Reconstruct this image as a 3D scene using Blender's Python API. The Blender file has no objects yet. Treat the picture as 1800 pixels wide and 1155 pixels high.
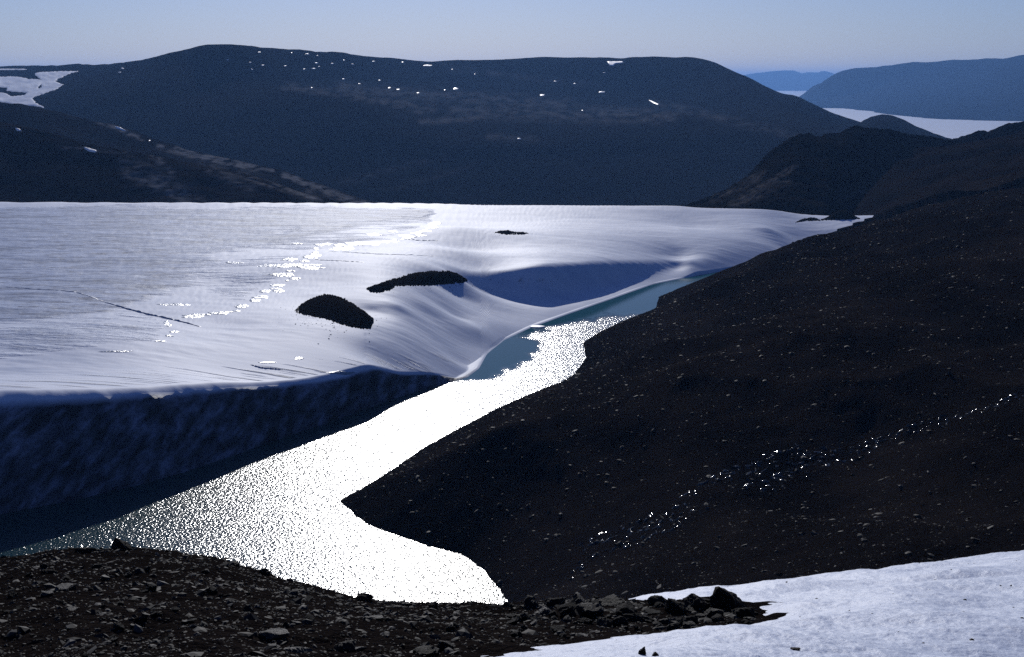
import bpy, math, random
import numpy as np
from mathutils import Vector
from mathutils.bvhtree import BVHTree

random.seed(7); rng = np.random.default_rng(7)
S = bpy.context.scene
C = S.collection
PI = math.pi

# ------------------------------------------------------------------ camera model (photo pixels 1800 x 1155)
F = 2500.0; CX = 900.0; CY = 577.5; HZ = 140.0; CAMZ = 120.0
PITCH = math.atan((CY-HZ)/F); CP, SP = math.cos(PITCH), math.sin(PITCH)
def ray(px, py):
    """world direction scaled so that its ground distance along +Y is 1"""
    x = (np.asarray(px, float)-CX)/F; v = -(np.asarray(py, float)-CY)/F
    Y = CP+SP*v; Z = -SP+CP*v
    return x/Y, Z/Y                                   # X per metre of Y, Z per metre of Y
def at_D(px, py, D):
    a, b = ray(px, py); D = np.asarray(D, float)
    return np.stack([a*D, D+0*a, CAMZ+b*D], -1)
def at_z(px, py, z):
    a, b = ray(px, py); D = (np.asarray(z, float)-CAMZ)/b
    return np.stack([a*D, D, CAMZ+b*D], -1)
def to_px(X, Y, Z):
    """point -> photo pixel"""
    dz = Z-CAMZ
    fwd = Y*CP-dz*SP; up = Y*SP+dz*CP
    return CX+F*X/fwd, CY-F*up/fwd
SUN_EL = math.radians(22.0); SUN_AZ = math.radians(-4.0)     # azimuth from +Y, clockwise positive

# ------------------------------------------------------------------ numpy noise
_perm = rng.permutation(4096)
_gr = rng.normal(size=(4096, 2)); _gr /= np.linalg.norm(_gr, axis=1, keepdims=True)
def perlin(x, y, seed=0):
    x = np.asarray(x, float); y = np.asarray(y, float)
    xi = np.floor(x).astype(np.int64); yi = np.floor(y).astype(np.int64)
    xf = x-xi; yf = y-yi
    u = xf*xf*xf*(xf*(xf*6-15)+10); v = yf*yf*yf*(yf*(yf*6-15)+10)
    def g(ix, iy, dx, dy):
        h = _perm[(_perm[(ix+seed*131) & 4095]+iy) & 4095]
        return _gr[h, 0]*dx+_gr[h, 1]*dy
    a = g(xi, yi, xf, yf); b = g(xi+1, yi, xf-1, yf)
    c = g(xi, yi+1, xf, yf-1); d = g(xi+1, yi+1, xf-1, yf-1)
    return (a+(b-a)*u+(c-a)*v+(a-b-c+d)*u*v)*1.5
def fbm(x, y, octaves=5, gain=0.5, seed=0):
    s = 0; a = 1
    for k in range(octaves):
        s = s+a*perlin(x*2**k+17.3*k, y*2**k-9.1*k, seed+k); a *= gain
    return s
def smooth(e0, e1, x):
    t = np.clip((x-e0)/(e1-e0), 0, 1); return t*t*(3-2*t)
def smax(a, b, k):
    h = np.clip(0.5+0.5*(a-b)/k, 0, 1); return b+(a-b)*h+k*h*(1-h)

def seg_dist(P, X, Y, vals=None):
    """distance to a polyline (N,2) and the value interpolated at the nearest point"""
    best = np.full(X.shape, 1e18); bv = np.zeros(X.shape)
    for i in range(len(P)-1):
        ax, ay = P[i, :2]; bx, by = P[i+1, :2]; dx, dy = bx-ax, by-ay
        t = np.clip(((X-ax)*dx+(Y-ay)*dy)/(dx*dx+dy*dy+1e-12), 0, 1)
        d = (X-ax-t*dx)**2+(Y-ay-t*dy)**2
        m = d < best; best = np.where(m, d, best)
        if vals is not None: bv = np.where(m, vals[i]+t*(vals[i+1]-vals[i]), bv)
    return np.sqrt(best), bv
def inside(P, X, Y):
    r = np.zeros(X.shape, bool); n = len(P)
    for i in range(n):
        x0, y0 = P[i, :2]; x1, y1 = P[(i+1) % n, :2]
        c = ((y0 > Y) != (y1 > Y)) & (X < (x1-x0)*(Y-y0)/((y1-y0) or 1e-12)+x0)
        r ^= c
    return r
class TPS:
    """thin plate spline z(x, y)"""
    def __init__(s, P, z, reg=0.0):
        s.P = np.asarray(P, float)/100; n = len(P)
        K = s.k(s.P[:, None]-s.P[None])
        A = np.zeros((n+3, n+3)); A[:n, :n] = K+reg*np.eye(n); A[:n, n] = 1; A[:n, n+1:] = s.P; A[n:, :n] = A[:n, n:].T
        s.w = np.linalg.solve(A, np.concatenate([z, np.zeros(3)]))
    def k(s, d):
        r2 = (d**2).sum(-1); return 0.5*r2*np.log(r2+1e-12)
    def __call__(s, X, Y):
        x = np.ravel(X)/100; y = np.ravel(Y)/100
        z = s.w[-3]+s.w[-2]*x+s.w[-1]*y
        for i, (px, py) in enumerate(s.P):
            r2 = (x-px)**2+(y-py)**2; z = z+s.w[i]*0.5*r2*np.log(r2+1e-12)
        return z.reshape(np.shape(X))

# ------------------------------------------------------------------ materials
def new_mat(name):
    m = bpy.data.materials.new(name); m.use_nodes = True
    nt = m.node_tree; b = nt.nodes['Principled BSDF']
    return m, nt, b
def N(nt, t, **kw):
    n = nt.nodes.new(t)
    for k, v in kw.items():
        if k in n.inputs: n.inputs[k].default_value = v
        else: setattr(n, k, v)
    return n
def coords(nt, scale=(1, 1, 1), rot=(0, 0, 0), obj=False):
    tc = N(nt, 'ShaderNodeTexCoord') if obj else N(nt, 'ShaderNodeNewGeometry')
    mp = N(nt, 'ShaderNodeMapping'); mp.inputs['Scale'].default_value = scale; mp.inputs['Rotation'].default_value = rot
    nt.links.new(tc.outputs['Object' if obj else 'Position'], mp.inputs['Vector'])
    return mp.outputs['Vector']
def noise(nt, vec, scale, detail=4, rough=0.55, dist=0.0):
    n = N(nt, 'ShaderNodeTexNoise', Scale=scale, Detail=detail, Roughness=rough, Distortion=dist)
    nt.links.new(vec, n.inputs['Vector']); return n.outputs['Fac']
def ramp(nt, fac, stops):
    r = N(nt, 'ShaderNodeValToRGB'); e = r.color_ramp.elements
    while len(e) < len(stops): e.new(0.5)
    for el, (p, c) in zip(e, stops):
        el.position = p; el.color = (c, c, c, 1) if np.isscalar(c) else (*c, 1)
    nt.links.new(fac, r.inputs['Fac']); return r.outputs['Color']
def mixc(nt, fac, a, b):
    m = N(nt, 'ShaderNodeMix', data_type='RGBA')
    for sock, v in ((m.inputs[0], fac), (m.inputs[6], a), (m.inputs[7], b)):
        if hasattr(v, 'links'): nt.links.new(v, sock)
        elif np.isscalar(v): sock.default_value = v
        else: sock.default_value = (*v, 1)
    return m.outputs[2]
def math_n(nt, op, a, b=0.0):
    m = N(nt, 'ShaderNodeMath', operation=op)
    for sock, v in ((m.inputs[0], a), (m.inputs[1], b)):
        if hasattr(v, 'links'): nt.links.new(v, sock)
        else: sock.default_value = v
    return m.outputs[0]
def attr(nt, name):
    return N(nt, 'ShaderNodeAttribute', attribute_name=name).outputs['Fac']
def bump(nt, b, h, strength, dist, prev=None):
    n = N(nt, 'ShaderNodeBump', Strength=strength, Distance=dist)
    nt.links.new(h, n.inputs['Height'])
    if prev is not None: nt.links.new(prev, n.inputs['Normal'])
    nt.links.new(n.outputs['Normal'], b.inputs['Normal']); return n.outputs['Normal']

def mat_ground():
    m, nt, b = new_mat('dark_shale_ground')
    v = coords(nt); vs = coords(nt, (1, 0.35, 1), (0, 0, -0.35))
    big = noise(nt, vs, 0.03, 5); fine = noise(nt, v, 0.9, 6, 0.7); tiny = noise(nt, v, 5.0, 4, 0.7)
    c = mixc(nt, ramp(nt, big, [(0.35, 0), (0.7, 1)]), (0.0065, 0.0055, 0.0055), (0.022, 0.0175, 0.016))
    c = mixc(nt, ramp(nt, fine, [(0.52, 0), (0.78, 0.8)]), c, (0.026, 0.022, 0.021))
    c = mixc(nt, ramp(nt, tiny, [(0.45, 0), (0.75, 0.5)]), c, (0.010, 0.009, 0.009))
    nt.links.new(c, b.inputs['Base Color'])
    b.inputs['Roughness'].default_value = 1.0; b.inputs['Specular IOR Level'].default_value = 0.0
    h = math_n(nt, 'ADD', math_n(nt, 'MULTIPLY', fine, 1.0), math_n(nt, 'MULTIPLY', tiny, 0.25))
    bump(nt, b, h, 1.0, 0.9)
    return m
def mat_rock(name, dark, pale, spec=0.25, rough=0.7):
    m, nt, b = new_mat(name)
    v = coords(nt, obj=True); oi = N(nt, 'ShaderNodeObjectInfo')
    n1 = noise(nt, v, 2.2, 6, 0.65); n2 = noise(nt, v, 11, 4, 0.7)
    c = mixc(nt, ramp(nt, n1, [(0.35, 0), (0.68, 1)]), dark, pale)
    c = mixc(nt, ramp(nt, n2, [(0.5, 0), (0.75, 0.6)]), c, tuple(k*0.45 for k in dark))
    hs = N(nt, 'ShaderNodeHueSaturation'); nt.links.new(c, hs.inputs['Color'])
    nt.links.new(math_n(nt, 'ADD', math_n(nt, 'MULTIPLY', oi.outputs['Random'], 0.9), 0.5), hs.inputs['Value'])
    nt.links.new(hs.outputs['Color'], b.inputs['Base Color'])
    b.inputs['Roughness'].default_value = rough; b.inputs['Specular IOR Level'].default_value = spec
    bump(nt, b, math_n(nt, 'ADD', n1, math_n(nt, 'MULTIPLY', n2, 0.4)), 0.7, 0.12)
    return m
def mat_rubble():
    m, nt, b = new_mat('loose_stones')
    a = attr(nt, 'tone'); v = coords(nt); n = noise(nt, v, 9, 4, 0.7)
    c = mixc(nt, a, (0.006, 0.0052, 0.005), (0.09, 0.081, 0.076))
    c = mixc(nt, ramp(nt, n, [(0.4, 0), (0.7, 0.6)]), c, (0.015, 0.013, 0.013))
    nt.links.new(c, b.inputs['Base Color'])
    b.inputs['Roughness'].default_value = 0.75; b.inputs['Specular IOR Level'].default_value = 0.2
    return m
def mat_hill(name, base, pale, streak_scale=0.004, streak=0.12):
    m, nt, b = new_mat(name)
    v = coords(nt); vs = coords(nt, (1, 0.5, 2.5), (0, 0, 0.5))
    n1 = noise(nt, vs, streak_scale, 6, 0.6); n2 = noise(nt, v, 0.05, 6, 0.65)  # broad pale streaks and fine grain of the rock
    c = mixc(nt, ramp(nt, n1, [(0.45, 0), (0.75, streak)]), base, pale)
    c = mixc(nt, ramp(nt, n2, [(0.4, 0), (0.7, 0.6)]), c, tuple(k*0.6 for k in base))
    p = attr(nt, 'scree')
    c = mixc(nt, math_n(nt, 'MULTIPLY', p, ramp(nt, n2, [(0.3, 0.15), (0.65, 1)])), c, pale)  # pale scree, with sun on the bench and spur ridges painted in
    nt.links.new(c, b.inputs['Base Color'])
    b.inputs['Roughness'].default_value = 1.0; b.inputs['Specular IOR Level'].default_value = 0.0
    bump(nt, b, n2, 0.7, 2.5)
    return m
def mat_snow(name, col=(0.80, 0.82, 0.86), bscale=3.0, bdist=0.05, stretch=(1, 1, 1), rough=0.5):
    m, nt, b = new_mat(name)
    v = coords(nt, stretch); n = noise(nt, v, bscale, 5, 0.65)
    c = mixc(nt, ramp(nt, n, [(0.3, 0), (0.65, 1)]), tuple(k*0.88 for k in col), col)
    nt.links.new(c, b.inputs['Base Color'])
    b.inputs['Roughness'].default_value = rough; b.inputs['Specular IOR Level'].default_value = 0.15
    bump(nt, b, n, 0.8, bdist)
    return m
def mat_ice():
    """snow and bare ice of the ice field: masks 'bare', 'dirt' are painted per vertex from the place's layout"""
    m, nt, b = new_mat('ice_and_snow')
    v = coords(nt, (0.28, 1.0, 1), (0, 0, 0.10)); iso = coords(nt)
    fl = noise(nt, v, 0.085, 7, 0.62, 0.4)         # wind streaks
    fl2 = noise(nt, v, 0.33, 5, 0.7, 0.3)
    blot = noise(nt, iso, 0.012, 5, 0.6)
    snow = mixc(nt, ramp(nt, fl, [(0.35, 0), (0.6, 1)]), (0.56, 0.62, 0.75), (0.68, 0.72, 0.82))
    bare = mixc(nt, ramp(nt, fl, [(0.36, 0), (0.48, 0.6), (0.64, 1)]), (0.13, 0.18, 0.30), (0.40, 0.48, 0.66))
    bare = mixc(nt, ramp(nt, fl2, [(0.52, 0), (0.72, 0.6)]), bare, (0.11, 0.15, 0.26))
    fk = noise(nt, coords(nt, (0.55, 1, 1), (0, 0, 0.5)), 0.16, 4, 0.62, 0.5)
    bare = mixc(nt, ramp(nt, fk, [(0.54, 0), (0.64, 0.85)]), bare, (0.07, 0.10, 0.19))
    bare = mixc(nt, ramp(nt, fk, [(0.30, 0.8), (0.40, 0)]), bare, (0.60, 0.66, 0.78))
    bm = ramp(nt, math_n(nt, 'ADD', attr(nt, 'bare'), math_n(nt, 'MULTIPLY', math_n(nt, 'SUBTRACT', math_n(nt, 'ADD', math_n(nt, 'MULTIPLY', blot, 0.6), math_n(nt, 'MULTIPLY', fl, 0.4)), 0.5), 1.4)), [(0.42, 0), (0.58, 1)])
    c = mixc(nt, bm, snow, bare)
    # cliff ice: dirty bands, and a face painted darker for its shade
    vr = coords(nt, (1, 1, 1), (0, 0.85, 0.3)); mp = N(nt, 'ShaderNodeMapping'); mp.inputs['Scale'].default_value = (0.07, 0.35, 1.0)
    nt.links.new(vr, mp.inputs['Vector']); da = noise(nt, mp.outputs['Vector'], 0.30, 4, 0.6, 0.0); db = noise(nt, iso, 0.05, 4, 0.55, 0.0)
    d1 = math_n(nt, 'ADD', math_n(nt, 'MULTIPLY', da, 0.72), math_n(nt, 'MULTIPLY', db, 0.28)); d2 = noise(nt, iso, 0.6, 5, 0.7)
    dirt_shade = mixc(nt, ramp(nt, d1, [(0.42, 0), (0.52, 0.35), (0.62, 1)]), (0.034, 0.034, 0.041), (0.24, 0.255, 0.33))
    dirt_shade = mixc(nt, ramp(nt, d2, [(0.5, 0), (0.75, 0.7)]), dirt_shade, (0.018, 0.018, 0.024))
    dm = ramp(nt, math_n(nt, 'ADD', attr(nt, 'dirt_shade'), math_n(nt, 'MULTIPLY', math_n(nt, 'SUBTRACT', db, 0.5), 0.35)), [(0.25, 0), (0.75, 1)])
    c = mixc(nt, dm, c, dirt_shade)
    nt.links.new(c, b.inputs['Base Color'])
    b.inputs['Roughness'].default_value = 0.6; b.inputs['Specular IOR Level'].default_value = 0.05
    hb = math_n(nt, 'ADD', math_n(nt, 'MULTIPLY', fl, 1.0), math_n(nt, 'MULTIPLY', fl2, 0.3))
    st = math_n(nt, 'ADD', math_n(nt, 'MULTIPLY', bm, 1.3), 0.11)
    n = bump(nt, b, math_n(nt, 'MULTIPLY', hb, st), 0.8, 1.3)
    bump(nt, b, math_n(nt, 'MULTIPLY', d1, math_n(nt, 'MULTIPLY', dm, attr(nt, 'dirt_shade'))), 0.7, 3.0, n)
    return m
def mat_water(name, col, rough=0.06, amp=0.16, sc=1.0, calm_dim=False):
    m, nt, b = new_mat(name)
    v = coords(nt, (1.0, 0.8, 1), (0, 0, 0.3))
    w1 = noise(nt, v, 0.55*sc, 1, 0.4, 0.3); w2 = noise(nt, v, 1.3*sc, 1, 0.4)
    b.inputs['Base Color'].default_value = (*col, 1)
    b.inputs['Roughness'].default_value = rough; b.inputs['IOR'].default_value = 1.33; b.inputs['Specular IOR Level'].default_value = 0.25
    h = math_n(nt, 'ADD', w1, math_n(nt, 'MULTIPLY', w2, 0.42))
    if calm_dim:
        ca = attr(nt, 'calm_dim')
        nt.links.new(math_n(nt, 'MULTIPLY', math_n(nt, 'SUBTRACT', 1.0, math_n(nt, 'MULTIPLY', ca, 0.75)), 0.25), b.inputs['Specular IOR Level'])  # mask also dims the sky reflection, beyond what stillness does
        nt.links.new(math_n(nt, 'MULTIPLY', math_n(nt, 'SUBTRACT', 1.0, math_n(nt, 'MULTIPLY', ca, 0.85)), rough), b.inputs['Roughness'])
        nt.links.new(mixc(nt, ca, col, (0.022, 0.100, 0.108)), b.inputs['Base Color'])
        h = math_n(nt, 'MULTIPLY', h, math_n(nt, 'SUBTRACT', 1.0, math_n(nt, 'MULTIPLY', attr(nt, 'calm_dim'), 0.93)))
    bump(nt, b, h, 1.0, amp/sc*2)
    return m

# ------------------------------------------------------------------ mesh helpers
def tag(o, label=None, cat=None, group=None, kind=None):
    if label: o['label'] = label
    if cat: o['category'] = cat
    if group: o['group'] = group
    if kind: o['kind'] = kind
    return o
def mesh_np(name, V, Fq, mat, smooth_=True, attrs=None):
    me = bpy.data.meshes.new(name)
    V = np.asarray(V, np.float32).reshape(-1, 3); Fq = np.asarray(Fq, np.int32); k = Fq.shape[1]
    me.vertices.add(len(V)); me.vertices.foreach_set('co', V.ravel())
    me.loops.add(Fq.size); me.loops.foreach_set('vertex_index', Fq.ravel())
    me.polygons.add(len(Fq)); me.polygons.foreach_set('loop_start', np.arange(0, Fq.size, k, dtype=np.int32))
    me.polygons.foreach_set('loop_total', np.full(len(Fq), k, np.int32))
    me.polygons.foreach_set('use_smooth', np.full(len(Fq), smooth_, bool))
    for an, av in (attrs or {}).items():
        a = me.attributes.new(an, 'FLOAT', 'POINT'); a.data.foreach_set('value', np.asarray(av, np.float32).ravel())
    me.update(calc_edges=True); me.validate()
    me.materials.append(mat)
    o = bpy.data.objects.new(name, me); C.objects.link(o)
    return o
def grid_faces(nr, nc):
    i = np.arange(nr-1)[:, None]*nc+np.arange(nc-1)[None]
    return np.stack([i, i+1, i+nc+1, i+nc], -1).reshape(-1, 4)

# ------------------------------------------------------------------ height of the land
SHORE = [(895, 1063, 0), (880, 1040, 0), (850, 1000, 0), (812, 975, 0), (740, 955, 0), (660, 928, 0), (625, 907, 0), (598, 880, 0),
         (640, 856, 0), (690, 826, 0), (740, 790, 0), (800, 757, 0), (880, 715, 0), (960, 690, 0), (1010, 657, 0), (1030, 630, 0),
         (1025, 602, 0), (1060, 580, 0), (1120, 562, 0), (1153, 541, 0), (1158, 522, 0), (1200, 510, 0), (1290, 490, 0), (1370, 461, 0),
         (1452, 432, 3), (1428, 418, 6), (1490, 407, 9), (1545, 388, 13)]
sh = np.array([[*at_z(a, b, z)[:2], z] for a, b, z in SHORE])
near = np.array([[-700, 225, 0], [-300, 232, 0], [-150, 238, 0], [-60, 255, 0], [-20, 285, 0]], float)
far = np.array([[285, 1130, 14], [300, 1200, 12], [330, 1700, 0]], float)
LINE = np.concatenate([near, sh, far])
POLY = np.concatenate([LINE[:, :2], [[4000, 1700], [4000, -800], [-700, -800]]])
def fg_cols(az):
    px = CX+F*np.tan(az)*CP      # column of the crest row, close enough
    return px
CR = np.array([(-900, 1040, 78), (-400, 1012, 75), (-100, 993, 72), (0, 987, 70), (80, 976, 68), (140, 970, 66), (240, 971, 65), (300, 977, 64), (400, 994, 62),
               (480, 1016, 60), (560, 1041, 58), (620, 1057, 57), (760, 1068, 56), (900, 1068, 56), (1000, 1063, 57), (1125, 1061, 58), (1200, 1055, 59),
               (1300, 1042, 62), (1500, 1019, 68), (1800, 983, 76), (2200, 934, 90), (2800, 875, 110)], float)
def fg_height(X, Y):
    R = np.maximum(Y, 0.5)
    a = X/R
    px = CX+a*F*(CP+SP*0.18)     # crest rows lie about 0.18 below the axis: enough to look the column up
    px = CX+a*F*(CP*1.0+SP*(-(1020-CY)/F))
    yc = np.interp(px, CR[:, 0], CR[:, 1]); Dc = np.interp(px, CR[:, 0], CR[:, 2])
    _, b = ray(px, yc); t = -b
    zc = CAMZ-t*Dc; d = Y-Dc
    zn = zc-t*d-0.0006*d*d
    zf = zc-t*d-0.0030*d*d
    return np.where(d < 0, zn, zf)
def land_height(X, Y, detail=True):
    X = np.asarray(X, float); Y = np.asarray(Y, float)
    d, z0 = seg_dist(LINE, X, Y, LINE[:, 2])
    s = np.where(inside(POLY, X, Y), d, -d)
    sp = np.maximum(s, 0)
    z = z0+np.where(s > 0, 46*(1-np.exp(-sp/105))+0.085*sp, 0.5*s)
    z = z+smooth(20, 140, s)*(4.5*fbm(X/150+3, Y/260, 3, 0.45, 5))
    z = z+smooth(10, 70, s)*4.5*(1-2*np.abs(fbm(X/95+Y/260+0.4, Y/150-X/300, 3, 0.5, 13)))
    if detail:
        z = z+smooth(0, 80, s)*(0.9*fbm(X/22, Y/30, 5, 0.55, 9))+0.22*fbm(X/5, Y/6, 4, 0.6, 21)
    f = fg_height(X, Y)
    if detail: f = f+0.28*fbm(X/5.5, Y/5.5, 5, 0.55, 33)+0.05*fbm(X/0.9, Y/0.9, 3, 0.6, 40)
    return smax(f, z, 6.0)

# ------------------------------------------------------------------ height of the ice
ISH = np.array([(-900, 1120), (-500, 1020), (-200, 955), (-50, 917), (0, 905), (130, 880), (250, 852), (330, 829), (420, 798), (500, 769), (580, 743), (640, 721),
                (700, 699), (760, 682), (825, 664), (846, 648), (860, 622), (890, 598), (935, 577), (1000, 553), (1080, 525), (1150, 500), (1230, 484),
                (1320, 468), (1372, 459), (1400, 466), (1900, 490)], float)
ish = at_z(ISH[:, 0], ISH[:, 1], 0)[:, :2]
IC = {-500: [(676, 417), (655, 445), (600, 485), (500, 605), (420, 790), (357, 1065)],
      0: [(676, 422), (662, 447), (600, 500), (500, 640), (420, 815), (357, 1075)],
      200: [(676, 438), (655, 462), (600, 505), (500, 640), (420, 815), (357, 1078)],
      400: [(671, 467), (662, 482), (630, 505), (580, 550), (500, 655), (420, 830), (357, 1080)],
      600: [(657, 510), (640, 520), (600, 548), (560, 580), (500, 655), (440, 780), (400, 900), (357, 1082)],
      650: [(640, 527), (600, 555), (560, 592), (547, 610), (534, 615), (530, 620)],
      700: [(655, 541), (640, 549), (600, 571), (570, 594), (560, 603), (548, 614), (534, 619), (500, 660), (470, 702), (420, 835), (357, 1085)],
      750: [(640, 562), (600, 590), (560, 628), (550, 636), (538, 642), (533, 646), (500, 684)],
      800: [(662, 569), (640, 581), (600, 618), (560, 660), (520, 703), (500, 714), (490, 719), (480, 725), (440, 800), (400, 905), (357, 1090)],
      1400: [(448, 980), (440, 990), (420, 1020), (390, 1060), (371, 1110)],
      1500: [(405, 1030), (385, 1060), (377, 1100)],
      1650: [(395, 1040), (380, 1080)]}
_c = lambda x, a: float(np.interp(x, [k for k, _ in a], [v for _, v in a]))
for c in range(820, 1194, 12):
    ysh = _c(c, [(846, 648), (860, 622), (890, 598), (935, 577), (1000, 553), (1080, 525), (1150, 500), (1230, 484), (1320, 468)])
    yb = _c(c, [(820, 496), (840, 504), (860, 512), (900, 524), (930, 529), (960, 528), (1000, 521), (1050, 510), (1100, 496), (1150, 482), (1180, 474), (1240, 463)])
    zb = _c(c, [(820, 15), (840, 12), (860, 9), (900, 5.2), (930, 3.8), (1000, 2.6), (1100, 2.2), (1180, 2.6), (1240, 4)])
    yl = _c(c, [(820, 482), (860, 478), (900, 473), (1000, 467), (1100, 463), (1180, 459), (1240, 456)])
    wl = _c(c, [(820, 7), (850, 16), (900, 22), (1000, 20), (1100, 14), (1180, 9), (1240, 9)])
    D = lambda y, z: (z-CAMZ)/float(ray(c, y)[1])
    Db = D(yb, zb); Dsh = D(ysh, 0.0); zl = CAMZ+float(ray(c, yl)[1])*(Db+wl)
    IC[c] = [(ysh-3, Dsh+5), (ysh*0.5+yb*0.5, D(ysh*0.5+yb*0.5, zb*0.6)), (yb+4, D(yb+4, zb*0.97)), (yb, Db), (yl, Db+wl), (yl-3, D(yl-3, zl+0.3)), (yl-8, D(yl-8, zl+0.75)), (440, D(440, zl*0.8+0.2*24)), (400, D(400, zl*0.4+0.6*24.3)), (357, 1098)]
for c in (1215, 1240, 1265, 1290, 1320, 1350):
    ysh = _c(c, [(1150, 500), (1230, 484), (1320, 468), (1372, 459)])
    IC[c] = [(y, (z-CAMZ)/float(ray(c, y)[1])) for y, z in ((ysh-3, 0.9), (ysh-9, 2.3), (ysh-18, 4.6), (ysh-30, 7.6), (400, 15.5), (361, 24))]
icp = np.concatenate([at_D([c]*len(l), [p for p, _ in l], [d for _, d in l]) for c, l in IC.items()])
ice_tps = TPS(icp[:, :2], icp[:, 2], 0.006)
def ice_height(X, Y, detail=True):
    d, _ = seg_dist(ish, X, Y)
    a = X/np.maximum(Y, 1)
    px = CX+a*F*CP
    sy = np.interp(a, ish[:, 0]/ish[:, 1], ish[:, 1])
    ins = Y > sy
    s = np.where(ins, d, -d)
    wid = np.interp(px, [-400, 0, 300, 600, 720, 850, 1400], [29, 27, 18, 8, 6, 3, 2])
    if detail:
        g = fbm(X/26+0.4*Y/26, Y/40+X/60, 4, 0.5, 51)
        s2 = s+(g*0.9)*smooth(750, 500, px)*smooth(0, 6, s)
    else: s2 = s
    t = np.clip(s2/wid, -0.3, 1)
    prof = np.where(t < 0, t*1.1, 1-np.maximum(1-t, 0)**1.6)
    z = ice_tps(X, np.minimum(Y, 1100))
    z = np.where(s < 0, -4+s*0.5, np.maximum(z, 0.4)*np.clip(prof, 0, 1)-0.35*(1-smooth(0, 2, s)))
    D = np.hypot(X*0.55, Y)
    z = z-np.maximum(Y-1085, 0)**1.5*0.06
    if detail:
        z = z+np.where(px < 640, smooth(24, 60, s), smooth(2, 25, s))*(0.24*fbm(X/60, Y/22, 5, 0.55, 61)+0.10*fbm(X/14, Y/4, 3, 0.6, 66))
        z = z+smooth(700, 400, px)*smooth(0, 2, s)*smooth(0.62, 0.30, t)*1.1*fbm(X/6+Y/9, Y/6-X/14, 5, 0.6, 71)
    return z

def hit(fn, px, py, D0, D1, n=900):
    """first point where the ray through a photo pixel meets a height function"""
    px = np.atleast_1d(np.asarray(px, float)); py = np.atleast_1d(np.asarray(py, float))
    a, b = ray(px, py)
    D = np.geomspace(D0, D1, n)
    X = a[:, None]*D; Y = np.broadcast_to(D, X.shape); Zr = CAMZ+b[:, None]*D
    H = fn(X, Y)
    below = Zr <= H
    k = np.argmax(below, 1); ok = below.any(1); k = np.maximum(k, 1)
    i = np.arange(len(px)); g0 = Zr[i, k-1]-H[i, k-1]; g1 = Zr[i, k]-H[i, k]
    t = np.clip(g0/(g0-g1+1e-12), 0, 1); Dh = D[k-1]+t*(D[k]-D[k-1])
    return np.stack([a*Dh, Dh, CAMZ+b*Dh], -1), ok

# the far end of the shore meets the ice: put it where the rays reach the snow
_p, _ = hit(lambda a, b: ice_height(a, b, False), [q[0] for q in SHORE[-4:]], [q[1] for q in SHORE[-4:]], 500, 1300)
LINE[len(near)+len(sh)-4:len(near)+len(sh)] = _p-np.array([0, 0, 0.4])
POLY = np.concatenate([LINE[:, :2], [[4000, 1700], [4000, -800], [-700, -800]]])
# ------------------------------------------------------------------ build: ground
M_ground = mat_ground()
def fan(az0, az1, na, Ds, fn):
    az = np.tan(np.radians(np.linspace(az0, az1, na)))
    X = Ds[:, None]*az[None]; Y = np.broadcast_to(Ds[:, None], X.shape)
    return X, Y, fn(X, Y)
Dg = np.concatenate([np.geomspace(2.5, 90, 420), np.geomspace(90.5, 1500, 520)])
X, Y, Z = fan(-40, 40, 1100, Dg, land_height)
ground = mesh_np('ground', np.stack([X, Y, Z], -1), grid_faces(*X.shape), M_ground); tag(ground, kind='structure')

# ------------------------------------------------------------------ build: ice field
M_ice = mat_ice()
na = 1000
az = np.tan(np.radians(np.linspace(-38, 15.5, na)))
ang = ish[:, 0]/ish[:, 1]
sy = np.interp(az, ang, ish[:, 1])
u = np.concatenate([np.linspace(-8, 18, 60), 18+np.geomspace(0.5, 800, 420)-0.0])
Yi = sy[None]+u[:, None]; Yi = np.minimum(Yi, 1240+0*Yi)
Yi = Yi+np.arange(len(u))[:, None]*1e-3
Xi = Yi*az[None]
Zi = ice_height(Xi, Yi)
BARE = [(-900, 364), (200, 365), (520, 367), (720, 370), (740, 374), (600, 381), (430, 418), (350, 445), (340, 470), (230, 515), (150, 534), (60, 546), (-100, 554), (-900, 560)]
MIDZ = [(430, 418), (600, 380), (760, 366), (770, 395), (700, 425), (560, 440), (490, 500), (430, 545), (330, 560), (290, 600), (100, 630), (0, 640), (-400, 660), (-400, 556), (60, 546), (150, 534), (230, 515), (340, 470)]
pxi, pyi = to_px(Xi, Yi, Zi)
def soft_poly(P, x, y, wx):
    P = np.array(P, float); sc = np.array([1, 3.5])
    Q = np.concatenate([P, P[:1]])*sc
    d, _ = seg_dist(Q, x, y*3.5); s = np.where(inside(P, x, y), d, -d)
    return smooth(-wx, wx, s)
bare = soft_poly(BARE, pxi+30*fbm(Xi/40, Yi/60, 3, 0.6, 83), pyi+4*fbm(Xi/30+9, Yi/40, 3, 0.6, 84), 80)+0.40*soft_poly(MIDZ, pxi, pyi, 40)
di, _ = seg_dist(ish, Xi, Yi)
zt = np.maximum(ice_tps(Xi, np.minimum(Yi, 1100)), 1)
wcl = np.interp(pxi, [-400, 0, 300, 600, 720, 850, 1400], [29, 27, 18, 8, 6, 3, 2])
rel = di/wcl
dirt_shade = smooth(0.93, 0.62, rel)*smooth(880, 760, pxi)  # cliff face painted dark to deepen its shade
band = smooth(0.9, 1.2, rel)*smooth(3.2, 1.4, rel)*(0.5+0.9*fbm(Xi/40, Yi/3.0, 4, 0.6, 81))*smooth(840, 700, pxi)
dirt_shade = np.maximum(dirt_shade, 0.50*np.clip(band, 0, 1.1))
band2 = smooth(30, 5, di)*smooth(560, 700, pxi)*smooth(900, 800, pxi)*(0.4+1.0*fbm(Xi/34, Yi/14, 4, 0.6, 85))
dirt_shade = np.maximum(dirt_shade, 0.44*np.clip(band2, 0, 1))
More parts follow.
